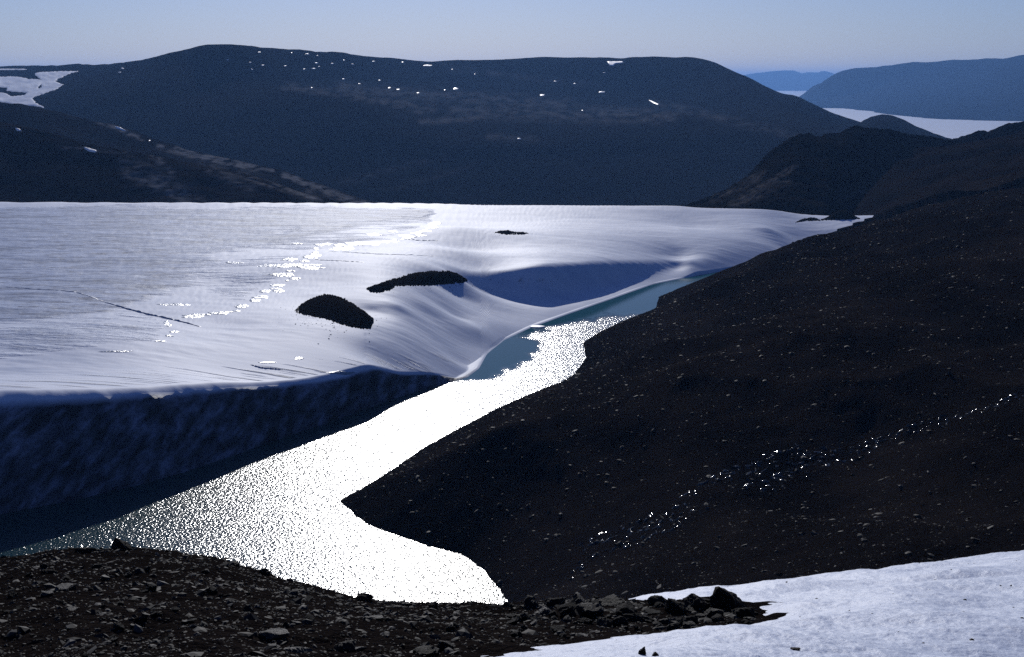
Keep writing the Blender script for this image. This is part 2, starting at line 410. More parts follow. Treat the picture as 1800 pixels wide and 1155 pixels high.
smg = np.exp(-((pxi-930)/62)**2-((pyi-493+(pxi-930)*0.02)/6.5)**2)*(0.6+0.6*fbm(pxi/16, pyi/5, 3, 0.6, 87)); dirt_shade = np.maximum(dirt_shade, 0.55*np.clip(smg, 0, 1))
ice = mesh_np('ice_field', np.stack([Xi, Yi, Zi], -1), grid_faces(*Xi.shape), M_ice, attrs={'bare': bare, 'dirt_shade': dirt_shade}); tag(ice, kind='structure')

# ------------------------------------------------------------------ build: lake water
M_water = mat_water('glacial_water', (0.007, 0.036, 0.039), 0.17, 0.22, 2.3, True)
X, Y, Z = fan(-38, 14, 420, np.geomspace(180, 1150, 420), lambda a, b: 0*a)
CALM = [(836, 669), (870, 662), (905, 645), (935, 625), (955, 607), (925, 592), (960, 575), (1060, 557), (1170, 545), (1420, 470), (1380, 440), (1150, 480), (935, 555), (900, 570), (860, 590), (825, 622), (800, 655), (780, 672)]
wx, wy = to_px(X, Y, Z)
calm_dim = soft_poly(CALM, wx+14*fbm(X/9, Y/14, 3, 0.6, 91), wy+4*fbm(X/9+7, Y/14, 3, 0.6, 93), 14)  # still water, its reflection dimmed by the same mask
water = mesh_np('lake_water', np.stack([X, Y, Z], -1), grid_faces(*X.shape), M_water, attrs={'calm_dim': calm_dim}); tag(water, kind='structure')

# ------------------------------------------------------------------ build: hills by layers of (px, py, distance)
def catmull(P, n):
    """P (k, m, 3) -> rows through the k lines, n steps between each pair"""
    k = len(P); out = []
    for i in range(k-1):
        p0 = P[max(i-1, 0)]; p1 = P[i]; p2 = P[i+1]; p3 = P[min(i+2, k-1)]
        for t in np.linspace(0, 1, n, endpoint=(i == k-2)):
            out.append(0.5*((2*p1)+(p2-p0)*t+(2*p0-5*p1+4*p2-p3)*t*t+(3*p1-p0-3*p2+p3)*t**3))
    return np.array(out)
def hill(name, lines, mat, ncol, nrow, amp, scale, back, scree=None, seed=0, jag=0.0, far=1.0):
    """lines run from the foot to the skyline; back = list of (extra distance, drop) behind it"""
    x0 = max(l[0][0] for l in lines); x1 = min(l[-1][0] for l in lines)
    px = np.linspace(x0, x1, ncol)
    rows = []
    for l in lines:
        l = np.array(l, float)
        py = np.interp(px, l[:, 0], l[:, 1]); D = far*np.interp(px, l[:, 0], l[:, 2])
        k = max(3, ncol//60)
        ker = np.hanning(k+2)[1:-1]; ker /= ker.sum()
        sm = lambda q: np.convolve(np.pad(q, k, mode='edge'), ker, 'same')[k:-k]
        py = sm(py); D = sm(D)
        rows.append(at_D(px, py, D))
    top = rows[-1]
    for dd, dz in back:
        q = top.copy(); f = (q[:, 1]+dd)/q[:, 1]; q[:, 0] *= f; q[:, 1] += dd; q[:, 2] -= dz
        rows.append(q)
    G = catmull(np.array(rows), nrow)
    # rough relief: gullies and knolls, quieter along the skyline
    r = np.arange(len(G))/nrow; kk = len(lines)-1
    w = np.where(r <= kk, np.clip((kk-r)/0.35, 0.12, 1), 1)[:, None]
    n = fbm(G[..., 0]/scale, G[..., 1]/scale, 6, 0.52, 100+seed)
    G[..., 2] += amp*w*n+jag*fbm(G[..., 0]/(scale*0.12), G[..., 1]/(scale*0.12), 4, 0.6, 140+seed)
    at = {'scree': np.zeros(G.shape[:2])}
    if scree:
        gx, gy = to_px(G[..., 0], G[..., 1], G[..., 2]); s = 0
        for (ax, ay, bx, by, wd, st) in scree:
            d, t = seg_dist(np.array([[ax, ay*1.0], [bx, by]]), gx, gy, np.array([0., 1.]))
            q = np.clip(1-d/wd, 0, 1)*np.clip(0.6+1.0*fbm(gx/22, gy/7, 4, 0.6, 170+seed), 0, 1.3)
            s = np.maximum(s, np.clip(2.1*st*q, 0, 1))
        at['scree'] = s
    o = mesh_np(name, G, grid_faces(*G.shape[:2]), mat, attrs=at); tag(o, kind='structure')
    bvh = BVHTree.FromPolygons([tuple(v) for v in G.reshape(-1, 3).tolist()], grid_faces(*G.shape[:2]).tolist())
    return o, bvh
M_mount = mat_hill('dark_plateau_scree', (0.011, 0.0105, 0.012), (0.095, 0.095, 0.098))
sky_m = [(-700, 128), (-300, 124), (0, 120), (160, 116), (245, 111), (270, 104), (300, 95), (340, 87), (372, 82), (430, 84), (520, 91), (600, 97), (680, 106), (750, 111), (850, 109),
         (960, 106), (1060, 104), (1092, 108), (1105, 107), (1150, 105), (1215, 106), (1245, 111), (1275, 122), (1310, 136), (1350, 158), (1370, 167), (1400, 172),
         (1430, 188), (1470, 206), (1515, 221), (1540, 235), (1620, 262), (1750, 300)]
Dsk = lambda x: np.interp(x, [-700, 0, 300, 380, 500, 700, 900, 1200, 1400, 1750], [3700, 3500, 2400, 2250, 2500, 3100, 3300, 3000, 2600, 2300])
L_top = [(x, y, Dsk(x)) for x, y in sky_m]
L_foot = [(-700, 372, 1560), (0, 372, 1560), (500, 372, 1600), (900, 372, 1650), (1300, 372, 1600), (1750, 372, 1560)]
L_low = [(-700, 290, 1750), (300, 290, 1750), (600, 290, 1790), (900, 290, 1830), (1200, 285, 1820), (1400, 290, 1780), (1750, 330, 1700)]
L_brow = [(-700, 215, 2050), (0, 215, 2050), (300, 205, 1950), (480, 180, 2020), (560, 172, 2060), (650, 185, 2060), (740, 215, 2030), (800, 225, 2020), (1000, 228, 2050), (1120, 215, 2080), (1180, 205, 2060), (1250, 215, 2000), (1400, 235, 1930), (1750, 312, 1850)]
L_bench = [(-700, 185, 2300), (0, 185, 2300), (300, 140, 2130), (480, 146, 2250), (600, 152, 2560), (800, 165, 2800), (950, 170, 2880), (1100, 182, 2800), (1200, 190, 2600), (1300, 190, 2350), (1400, 212, 2150), (1750, 306, 2000)]
mount, bvh_mount = hill('mountain', [L_foot, L_low, L_brow, L_bench, L_top], M_mount, 700, 26, 3.2, 190.0, [(250, 4), (900, 60), (1500, 260)],
    scree=[(500, 150, 760, 190, 12, 0.5), (640, 172, 740, 196, 7, 0.8), (740, 214, 850, 208, 8, 0.9), (600, 155, 1000, 185, 18, 0.55), (800, 195, 1180, 205, 22, 0.5),
           (860, 240, 940, 245, 10, 0.5), (600, 320, 780, 275, 10, 0.3), (1150, 180, 1400, 240, 12, 0.35), (640, 345, 840, 290, 9, 0.25), (780, 118, 1050, 150, 9, 0.4)], seed=1, far=1.5)  # pale streaks also brighten the bench in place of sun on it

M_spur = mat_hill('near_spur_scree', (0.011, 0.010, 0.011), (0.19, 0.19, 0.195), 0.008)
sp_top = [(-700, 175), (-200, 183), (0, 188), (60, 194), (130, 212), (200, 224), (260, 247), (330, 271), (400, 284), (450, 296), (500, 308), (560, 330), (600, 345), (640, 357), (700, 366), (760, 372)]
Ds2 = lambda x: np.interp(x, [-700, 0, 300, 640, 760], [1750, 1720, 1600, 1450, 1420])
spur, bvh_spur = hill('hill_spur', [[(x, 378, 1300) for x in (-700, 760)],
    [(x, 378-(378-y)*0.45, 1300+(Ds2(x)-1300)*0.42) for x, y in sp_top], [(x, y, Ds2(x)) for x, y in sp_top]], M_spur, 520, 30, 2.6, 80.0, [(60, 3), (200, 40), (300, 130)],
    scree=[(170, 212, 250, 244, 6, 0.9), (280, 258, 345, 276, 7, 0.7), (310, 264, 450, 296, 9, 1.0), (430, 292, 480, 300, 4, 0.9), (500, 308, 615, 350, 8, 0.9), (540, 330, 640, 357, 10, 0.6), (360, 296, 480, 330, 22, 0.3)], seed=2, far=1.25)  # ridge lines of the spur painted pale as if lit
fr_top = [(-700, 195), (-200, 212), (0, 222), (60, 232), (130, 252), (170, 262), (220, 272), (300, 284), (380, 300), (450, 318), (520, 340), (580, 356), (640, 368), (700, 376)]
Df = lambda x: np.interp(x, [-700, 0, 300, 700], [1420, 1400, 1330, 1240])
front, bvh_front = hill('hill_front', [[(x, 382, 1190) for x in (-700, 700)],
    [(x, 382-(382-y)*0.5, 1190+(Df(x)-1190)*0.5) for x, y in fr_top], [(x, y, Df(x)) for x, y in fr_top]], M_spur, 420, 30, 2.0, 55.0, [(50, 3), (160, 40), (200, 90)],
    scree=[(225, 295, 330, 345, 26, 0.55), (270, 275, 300, 300, 10, 0.5), (250, 315, 350, 350, 14, 0.6), (370, 300, 440, 330, 14, 0.4), (420, 308, 560, 352, 9, 0.5), (100, 258, 220, 268, 5, 0.3)], seed=3, far=1.1)

M_crag = mat_hill('dark_crag_scree', (0.009, 0.0085, 0.009), (0.085, 0.08, 0.078), 0.01, 0.08)
cr_top = [(1120, 372), (1200, 366), (1240, 356), (1275, 340), (1320, 308), (1345, 282), (1365, 268), (1395, 246), (1412, 240), (1440, 243), (1455, 239), (1470, 241), (1482, 234), (1500, 230), (1530, 231), (1570, 237), (1620, 246), (1660, 250), (1690, 245), (1740, 235), (1770, 228), (1800, 220), (1900, 190), (2200, 150)]
Dc_ = lambda x: np.interp(x, [1120, 1240, 1350, 1420, 1500, 1660, 1800, 2200], [1250, 1300, 1360, 1420, 1470, 1560, 1620, 1620])
crag, bvh_crag = hill('crag_hill', [[(1120, 378, 1165), (1300, 376, 1150), (1450, 380, 1150), (1600, 372, 1400), (2200, 360, 1480)],
    [(x, y+(378-y)*0.5, np.interp(x, [1120, 1450, 1600, 2200], [1150, 1150, 1400, 1480])*0.56+Dc_(x)*0.44) for x, y in cr_top], [(x, y, Dc_(x)) for x, y in cr_top]], M_crag, 640, 36, 3.5, 55.0, [(40, 4), (150, 50), (300, 160)],
    scree=[(1255, 350, 1330, 312, 12, 0.6), (1300, 350, 1400, 292, 7, 1.0), (1330, 310, 1345, 303, 6, 0.8), (1290, 360, 1380, 320, 14, 0.5), (1480, 352, 1560, 318, 10, 0.4), (1540, 345, 1620, 335, 12, 0.5)], seed=4, jag=0.9)

kn_top = [(1440, 262), (1500, 232), (1517, 217), (1530, 210), (1550, 207), (1570, 209), (1590, 216), (1610, 226), (1640, 240), (1672, 249), (1720, 262), (1800, 280)]
knoll, _ = hill('knoll', [[(1440, 300, 2100), (1800, 300, 2100)], [(x, y+12, 2300) for x, y in kn_top], [(x, y, 2500) for x, y in kn_top]], M_mount, 200, 16, 3.0, 80.0, [(150, 10), (600, 170)], seed=5, far=1.4)

M_far = mat_hill('far_hill_scree', (0.016, 0.018, 0.022), (0.05, 0.05, 0.05), 0.0008)
fr2 = [(1380, 190), (1408, 172), (1430, 156), (1450, 144), (1475, 131), (1500, 126), (1540, 122), (1580, 117), (1630, 112), (1700, 110), (1760, 106), (1800, 100), (2000, 96), (2400, 98)]
farh, _ = hill('far_hill', [[(1380, 181, 11900), (1408, 177, 11900), (1430, 188, 10300), (1480, 189, 10200), (1560, 199, 8400), (1620, 205, 7600), (1680, 209, 7200), (1800, 211, 7000), (2400, 222, 6000)],
    [(x, y+(206-y)*0.45, np.interp(x, [1380, 1800, 2400], [12200, 8300, 7400])) for x, y in fr2],
    [(x, y, np.interp(x, [1380, 1450, 1800, 2400], [12600, 11500, 9800, 8800])) for x, y in fr2]], M_far, 320, 24, 22.0, 700.0, [(800, 10), (3000, 300)], seed=6, far=1.4)
ff = [(1150, 142), (1240, 138), (1305, 133), (1340, 128), (1375, 125), (1395, 125), (1408, 130), (1420, 128), (1438, 129), (1446, 126), (1460, 129), (1472, 134), (1500, 138), (1700, 143)]
farr, _ = hill('distant_range', [[(x, 159.5, 26000) for x in (1150, 1700)], [(x, y+(160-y)*0.4, 27000) for x, y in ff], [(x, y, 28000) for x, y in ff]], M_far, 260, 14, 14.0, 900.0, [(1500, 50), (4000, 500)], seed=7, far=1.4)

# ------------------------------------------------------------------ sea ice: the sheet that reaches the horizon
M_sea = mat_snow('sea_ice_snow', (0.74, 0.77, 0.82), 0.006, 2.0, (0.3, 1, 1), 0.6)
sv = [(-60000, -3000, -160), (60000, -3000, -160), (60000, 60000, -160), (-60000, 60000, -160)]
sea = mesh_np('sea_ice', sv, [[0, 1, 2, 3]], M_sea); tag(sea, kind='structure')

# ------------------------------------------------------------------ snow field in the foreground
SNOW = [(1118, 1064), (1135, 1064), (1165, 1064), (1205, 1062), (1270, 1066), (1330, 1079), (1352, 1082), (1320, 1097), (1262, 1096), (1235, 1106), (1196, 1115), (1160, 1110), (1120, 1109),
        (1080, 1112), (1050, 1122), (985, 1128), (925, 1136), (865, 1144), (790, 1155), (640, 1190)]
pt, ok = hit(lambda a, b: fg_height(a, b), [p[0] for p in SNOW], [p[1] for p in SNOW], 3, 75, 600)
sn = pt[:, :2]
apex = sn[0]
SNP = np.concatenate([[apex+np.array([0.5, 40.0])], sn, [[-4, 14], [-5, 2], [120, 2], [140, 140]]])
SNL = np.concatenate([[apex+np.array([0.5, 40.0])], sn, [[-4, 14], [-5, 2]]])
def snow_height(X, Y):
    d, _ = seg_dist(SNL, X, Y); s = np.where(inside(SNP, X, Y), d, -d)
    s = s+0.25*fbm(X/1.2, Y/1.2, 3, 0.5, 201)
    base = fg_height(X, Y)+0.28*fbm(X/5.5, Y/5.5, 2, 0.55, 33)
    th = np.where(s > 0, 0.40*(1-np.exp(-np.maximum(s, 0)/1.6)), s*0.8)
    cup = fbm(X/0.55+0.15*Y, Y/0.8, 4, 0.6, 211); rid = 1-np.abs(fbm(X/0.9, Y/0.55, 3, 0.5, 221))
    wav = 0.12*fbm(X/6, Y/3.5, 3, 0.5, 231)
    return base+th-0.10+smooth(0, 1.5, s)*(0.024*cup+0.020*rid+0.7*wav)
M_snow = mat_snow('old_snow', (0.63, 0.69, 0.82), 14.0, 0.03, (1, 1, 1), 0.5)
Ds = np.concatenate([np.geomspace(4, 13.9, 60), np.geomspace(14, 85, 900), np.geomspace(85.5, 135, 30)])
X, Y, Z = fan(-7, 30, 900, Ds, snow_height)
far_drop = land_height(X, Y, False)
snow = mesh_np('snow_field', np.stack([X, Y, Z], -1), grid_faces(*X.shape), M_snow); tag(snow, kind='structure')

# ------------------------------------------------------------------ rocks
def rock_dirs(n):
    import bmesh
    bm = bmesh.new(); bmesh.ops.create_icosphere(bm, subdivisions=n, radius=1.0)
    V = np.array([v.co[:] for v in bm.verts]); Fq = np.array([[v.index for v in f.verts] for f in bm.faces]); bm.free()
    V /= np.linalg.norm(V, axis=1, keepdims=True); return V, Fq
def rock_shape(V, seed, planes=14, rough=0.05, flat=0.7):
    r = np.random.default_rng(seed)
    n = r.normal(size=(planes, 3)); n /= np.linalg.norm(n, axis=1, keepdims=True)
    d = r.uniform(0.55, 1.0, planes)
    dot = V@n.T; rad = np.where(dot > 1e-3, d/np.maximum(dot, 1e-3), 9).min(1)
    rad = np.minimum(rad, 1.35)*(1+rough*fbm(V[:, 0]*2.3+V[:, 2]+seed, V[:, 1]*2.3-V[:, 2]*1.7, 4, 0.6, seed % 50))
    P = V*rad[:, None]*np.array([1.0, 0.8, flat]); return P
V4, F4 = rock_dirs(4); V2, F2 = rock_dirs(2); V1, F1 = rock_dirs(1)
M_rock = mat_rock('dark_boulder_stone', (0.0065, 0.0055, 0.005), (0.017, 0.0145, 0.0135), 0.08, 0.85)
M_pale = mat_rock('pale_slab_stone', (0.014, 0.012, 0.0115), (0.048, 0.043, 0.040), 0.2, 0.65)
M_mid = mat_rock('grey_boulder_stone', (0.010, 0.009, 0.0085), (0.020, 0.0172, 0.016), 0.10)
rock_me = {}
for mname, mm in (('dark', M_rock), ('mid', M_mid), ('pale', M_pale)):
    for k in range(7):
        o = mesh_np('boulder_shape', rock_shape(V4, 300+k, 16+2*k, 0.13, (0.75, 0.6, 0.45, 0.8, 0.35, 0.55, 0.7)[k]), F4, mm, True)
        me = o.data; bpy.data.objects.remove(o); rock_me[mname, k] = me
        try: me.set_sharp_from_angle(angle=math.radians(28))
        except Exception: pass
def put_rock(name, label, px, py, wpx, kind='dark', shape=0, hgt=1.0, rot=None, tilt=0.1, group=None, fn=land_height, cat='boulder', sink=0.3, D0=4, D1=130):
    p, ok = hit(fn, px, py, D0, D1)
    p = p[0]
    r = wpx/2/F*math.hypot(p[1], p[0])*1.05
    o = bpy.data.objects.new(name, rock_me[kind, shape]); C.objects.link(o)
    z = float(fn(np.array([p[0]]), np.array([p[1]]))[0])
    o.location = (p[0], p[1], z+r*0.5*hgt*(1-sink*2)*0.6)
    o.scale = (r, r, r*hgt); o.rotation_euler = (random.uniform(-tilt, tilt), random.uniform(-tilt, tilt), random.uniform(0, 6.28) if rot is None else rot)
    tag(o, label, cat, group); return o
comb = lambda X, Y: np.maximum(land_height(X, Y), snow_height(X, Y))
NOTE = [  # notable foreground boulders, photo pixels
    ('blunt dark boulder standing up on the crest of the left rubble ridge', 216, 968, 46, 'dark', 0, 1.0),
    ('low wide dark boulder on the rubble crest left of the blunt boulder', 155, 972, 42, 'dark', 1, 0.8),
    ('small pointed dark stone sticking up midway down the left crest', 463, 1008, 18, 'dark', 3, 1.3),
    ('long flat slab lying on the crest against the bright lake glitter', 738, 1057, 105, 'mid', 4, 0.8),
    ('dark lump on the crest just left of the long flat slab', 640, 1054, 40, 'dark', 5, 0.9),
    ('big dark boulder at the end of the rock spit beside the snow', 1280, 1068, 82, 'dark', 0, 0.95),
    ('second dark boulder sunk in the rock spit tip below the big boulder', 1306, 1086, 60, 'dark', 3, 0.8),
    ('round dark boulder jutting above the rock spit where the snow begins', 1157, 1062, 42, 'dark', 6, 1.0),
    ('large light grey rounded boulder in the middle of the rock spit', 1040, 1080, 62, 'mid', 6, 0.9),
    ('pale stone in the rock spit below the round dark boulder', 1172, 1094, 30, 'mid', 1, 0.9),
    ('dark boulder leaning at the lower edge of the rock spit', 1212, 1098, 46, 'dark', 3, 0.9),
    ('thin pale stone stranded on the edge of the snow under the rock spit', 1022, 1118, 36, 'pale', 4, 0.5),
    ('broad pale slab lying flat in the rubble at the bottom', 485, 1116, 70, 'pale', 4, 0.6),
    ('pale slab on the left slope with a bright upper face', 115, 1034, 34, 'pale', 2, 0.7),
    ('pale tilted slab on the left slope beside the bright faced slab', 84, 1044, 28, 'pale', 4, 0.7),
    ('pale flat stone alone on the dark slope near the left edge', 128, 1072, 22, 'pale', 2, 0.7),
    ('pale rounded stone in the bottom rubble below the broad slab', 520, 1146, 44, 'pale', 1, 0.7),
    ('pale lens shaped stone in the bottom rubble right of the broad slab', 480, 1138, 36, 'pale', 4, 0.6),
    ('pale boulder at the bottom centre with a brown flank', 752, 1150, 60, 'mid', 6, 0.7),
    ('greenish grey boulder next to the bottom centre boulder', 785, 1140, 44, 'mid', 0, 0.8),
    ('grey boulder cut by the lower edge left of the bottom centre', 608, 1142, 52, 'mid', 3, 0.8),
    ('thin shiny pale slab below the crest left of centre', 662, 1086, 36, 'pale', 4, 0.35),
]
for lab, px, py, w, kd, sh_, hg in NOTE:
    put_rock('boulder', lab, px, py, w, kd, sh_, hg, rot=random.uniform(-0.5, 0.5), fn=comb if px > 1000 else land_height)
SPINE = [(935, 1070, 40), (975, 1066, 52), (1000, 1084, 44), (1075, 1062, 50), (1100, 1078, 58), (1125, 1092, 46), (1060, 1098, 44), (1190, 1075, 52), (1225, 1072, 56), (1250, 1086, 48), (1145, 1080, 40), (1090, 1098, 40), (1020, 1062, 36), (1325, 1080, 26), (1240, 1062, 34)]
for k, (px, py, w) in enumerate(SPINE):
    put_rock('boulder', 'dark boulder packed into the bouldery rock spit beside the snow', px, py, w, 'dark' if k % 3 else 'mid', (k*3) % 7, random.uniform(0.8, 1.2), group='boulders of the rock spit', fn=comb, tilt=0.3)
put_rock('boulder', 'taller dark stone poking out of the snow at the lower edge', 1128, 1150, 20, 'dark', 0, 1.5, fn=comb, cat='stone')
put_rock('boulder', 'smaller dark stone poking out of the snow beside the taller one', 1152, 1153, 16, 'dark', 3, 1.0, fn=comb, cat='stone')
put_rock('boulder', 'small brown clod lying alone on the snow field', 1398, 1142, 22, 'mid', 5, 0.6, fn=comb, cat='stone')
# the other boulders one could count, one object each
nb = 0; tries = 0
while nb < 210 and tries < 3000:
    tries += 1
    if random.random() < 0.35: px = random.uniform(900, 1330); py = random.uniform(1050, 1112)
    else: px = random.uniform(-30, 1000); py = random.uniform(985, 1155)
    p, ok = hit(land_height, px, py, 4, 110, 500)
    if not ok[0] or p[0, 1] > 90: continue
    if inside(SNP, p[:, 0], p[:, 1])[0]: continue
    w = random.choice((10, 12, 14, 17, 21, 27))*(1.0 if px < 900 else 1.2)
    kd = random.choices(('dark', 'mid', 'pale'), (0.66, 0.28, 0.06))[0]
    lb, gr = (('small angular stone lying in the rubble of the foreground ridge', 'stones in the foreground rubble') if px < 900 else
              ('dark stone wedged in the rock spit reaching into the snow', 'stones of the rock spit'))
    put_rock('stone', lb, px, py, w, kd, random.randrange(7), random.uniform(0.5, 1.0), group=gr, cat='stone', tilt=0.35)
    nb += 1

def scatter(name, XY, Z, size, tone, V0, F0, mat, variants=9, flat=(0.35, 0.8)):
    n = len(XY); shapes = [rock_shape(V0, 700+k, 9, 0.03, 0.7) for k in range(variants)]
    idx = rng.integers(0, variants, n); nv = len(V0)
    P = np.array(shapes)[idx]
    sc = size[:, None]*np.stack([rng.uniform(0.7, 1.3, n), rng.uniform(0.7, 1.3, n), rng.uniform(*flat, n)], -1)
    P = P*sc[:, None]
    a = rng.uniform(0, 6.28, n); ca, sa = np.cos(a)[:, None], np.sin(a)[:, None]
    tx = rng.normal(0, 0.25, n)[:, None]; ty = rng.normal(0, 0.25, n)[:, None]
    x = P[..., 0]*ca-P[..., 1]*sa; y = P[..., 0]*sa+P[..., 1]*ca; z = P[..., 2]+x*tx+y*ty
    W = np.stack([x+XY[:, 0:1], y+XY[:, 1:2], z+Z[:, None]], -1).reshape(-1, 3)
    Fq = (F0[None]+(np.arange(n)*nv)[:, None, None]).reshape(-1, 3)
    o = mesh_np(name, W, Fq, mat, False, {'tone': np.repeat(tone, nv)}); tag(o, kind='stuff'); return o
M_rub = mat_rubble()
# foreground rubble
n = 42000
az = np.tan(np.radians(rng.uniform(-27, 14, n))); D = np.exp(rng.uniform(np.log(9), np.log(105), n))
XY = np.stack([az*D, D], -1); keep = ~inside(SNP, XY[:, 0], XY[:, 1]); XY = XY[keep]
Zg = land_height(XY[:, 0], XY[:, 1]); size = 0.032*(1-rng.random(len(XY)))**-0.42*np.clip(XY[:, 1]/40, 0.6, 1.6); size = np.minimum(size, 0.15)
tone = np.clip(rng.random(len(XY))**8, 0, 1)*0.6
o = scatter('rubble', XY, Zg, size, tone, V1, F1, M_rub)
tag(o, 'dark angular rubble covering the foreground ridge', 'rubble')
# grit on the snow field
n = 420
az = np.tan(np.radians(rng.uniform(-3, 21, n))); D = np.exp(rng.uniform(np.log(22), np.log(72), n)); XY = np.stack([az*D, D], -1); XY = XY[inside(SNP, XY[:, 0], XY[:, 1])]
o = scatter('grit', XY, snow_height(XY[:, 0], XY[:, 1]), np.minimum(0.012*(1-rng.random(len(XY)))**-0.5, 0.05), np.zeros(len(XY)), V1, F1, M_rub)
tag(o, 'fine dark grit scattered over the foreground snow', 'grit')
# stones on the far hillside
n = 34000
az = np.tan(np.radians(rng.uniform(-8, 26, n))); D = np.exp(rng.uniform(np.log(150), np.log(1000), n))
XY = np.stack([az*D, D], -1); dl, _ = seg_dist(LINE, XY[:, 0], XY[:, 1]); keep = inside(POLY, XY[:, 0], XY[:, 1]) & (dl > 0.5); XY = XY[keep]
Zg = land_height(XY[:, 0], XY[:, 1]); size = 0.13*(1-rng.random(len(XY)))**-0.48*np.clip(XY[:, 1]/420, 0.7, 1.6); size = np.minimum(size, 0.95)
tone = np.clip(rng.random(len(XY))**7, 0, 1)*0.45
o = scatter('scree', XY, Zg, size, tone, V1, F1, M_rub)
tag(o, 'scattered stones all over the dark hillside', 'scree')

# ------------------------------------------------------------------ debris mounds and banks on the ice
M_deb = mat_rock('dark_moraine_debris', (0.007, 0.006, 0.005), (0.018, 0.015, 0.012), 0.0, 1.0)
def mound(name, label, cat, top, bot, depth, ncol=140, nrow=18, rough=0.2, fn=ice_height, D0=330, D1=1230, group=None):
    """a heap of debris: its front foot on the ice below 'bot', its ridge along 'top'"""
    top = np.array(top, float); bot = np.array(bot, float)
    px = np.linspace(max(top[0, 0], bot[0, 0]), min(top[-1, 0], bot[-1, 0]), ncol)
    yt = np.interp(px, top[:, 0], top[:, 1]); yb = np.interp(px, bot[:, 0], bot[:, 1]); yb = np.maximum(yb, yt+0.2)
    yb = yb+8*rough*fbm(px/4, px*0, 3, 0.7, 301); yt = yt+5*rough*fbm(px/3.5, px*0+4, 4, 0.75, 303)
    foot, ok = hit(fn, px, yb, D0, D1)
    q = np.sin(np.linspace(0, PI, ncol))**0.5
    Dc = foot[:, 1]+depth*q*0.5
    crest = at_D(px, yt, Dc)
    zi = fn(crest[:, 0], crest[:, 1]); crest[:, 2] = np.maximum(crest[:, 2], zi-0.05)
    rows = []
    for t in np.linspace(-0.12, 1, nrow):
        p = foot+(crest-foot)*t; h = np.sin(np.clip(t, 0, 1)*PI/2)**1.1
        base = foot[:, 2]+(crest[:, 2]-foot[:, 2])*h
        p[:, 2] = np.where(t < 0, foot[:, 2]-1.2, base); rows.append(p)
    for t in np.linspace(0.1, 1, nrow//2):
        p = crest.copy(); dd = depth*q*0.6*t; f = (p[:, 1]+dd)/p[:, 1]; p[:, 0] *= f; p[:, 1] += dd
        zb = fn(p[:, 0], p[:, 1])-1.0; p[:, 2] = crest[:, 2]+(zb-crest[:, 2])*(1-np.cos(t*PI/2)); rows.append(p)
    G = np.array(rows)
    nz = fbm(G[..., 0]/2.2, G[..., 1]/2.2, 4, 0.65, 311)
    G[..., 2] += rough*nz*np.clip((G[..., 2]-foot[None, :, 2])+0.5, 0.2, 1.5)
    o = mesh_np(name, G, grid_faces(*G.shape[:2]), M_deb); tag(o, label, cat, group); return o
mound('debris_mound', 'large oval mound of black debris on the ice, nearest of the mounds', 'debris mound',
      [(518, 546), (530, 538), (545, 532), (560, 527), (575, 525), (595, 529), (610, 535), (625, 542), (640, 549), (657, 561)],
      [(518, 548), (530, 553), (550, 557), (575, 562), (600, 571), (620, 576), (640, 579), (652, 578), (657, 566)], 58)
mound('debris_mound', 'long black debris mound with a low tail, beside the shaded ice hollow', 'debris mound',
      [(644, 506), (655, 503), (680, 496), (700, 490), (715, 486), (735, 481), (760, 478), (785, 477), (800, 480), (812, 485), (822, 492)],
      [(644, 508), (652, 514), (668, 515), (685, 511), (700, 503), (730, 503), (760, 502), (790, 500), (812, 498), (822, 494)], 34)
mound('debris_mound', 'small thin black debris streak far out on the white ice', 'debris mound',
      [(870, 408), (878, 406), (890, 405.5), (893, 404.5), (897, 407), (910, 408.5), (920, 408), (929, 410)],
      [(870, 409.5), (880, 411), (892, 413), (900, 412.5), (912, 413), (922, 412), (929, 411)], 24, rough=0.12)
mound('gravel_bank', 'dark humped gravel bank in the snowy bay below the crag', 'gravel bank',
      [(1440, 387), (1456, 381), (1466, 374), (1476, 370), (1486, 370), (1494, 373), (1500, 378), (1512, 384)],
      [(1440, 388), (1460, 387), (1480, 386.5), (1500, 386), (1512, 385)], 25, rough=0.12)
mound('gravel_bank', 'narrow dark gravel bank pointing left into the snowy bay', 'gravel bank',
      [(1398, 391), (1410, 386), (1424, 382.5), (1432, 382.5), (1441, 386)], [(1398, 392), (1412, 389.5), (1428, 388.5), (1441, 388)], 18, rough=0.1)
mound('gravel_bank', 'thin dark gravel spit on the snow near the end of the open water', 'gravel bank',
      [(1412, 419), (1428, 416), (1446, 414), (1470, 410), (1495, 405)], [(1412, 420), (1430, 419), (1450, 418), (1475, 416), (1495, 412)], 12, rough=0.1)

pc = [(x, y) for cx, cy, sx, sy, m in ((588, 556, 75, 22, 260), (735, 494, 90, 12, 220), (900, 409, 34, 3, 60), (930, 494, 60, 6, 50)) for x, y in zip(rng.normal(cx, sx*0.62, m), rng.normal(cy+sy*0.25, sy*0.62, m))]
P, ok = hit(lambda a, b: ice_height(a, b, False), [q[0] for q in pc], [q[1] for q in pc], 400, 1100, 500)
Zs = ice_height(P[:, 0], P[:, 1])
o = scatter('debris', P[:, :2], Zs, np.minimum(0.13*(1-rng.random(len(P)))**-0.4, 0.45), np.zeros(len(P)), V1, F1, M_deb); tag(o, 'scattered black stones on the ice round the debris mounds', 'debris')
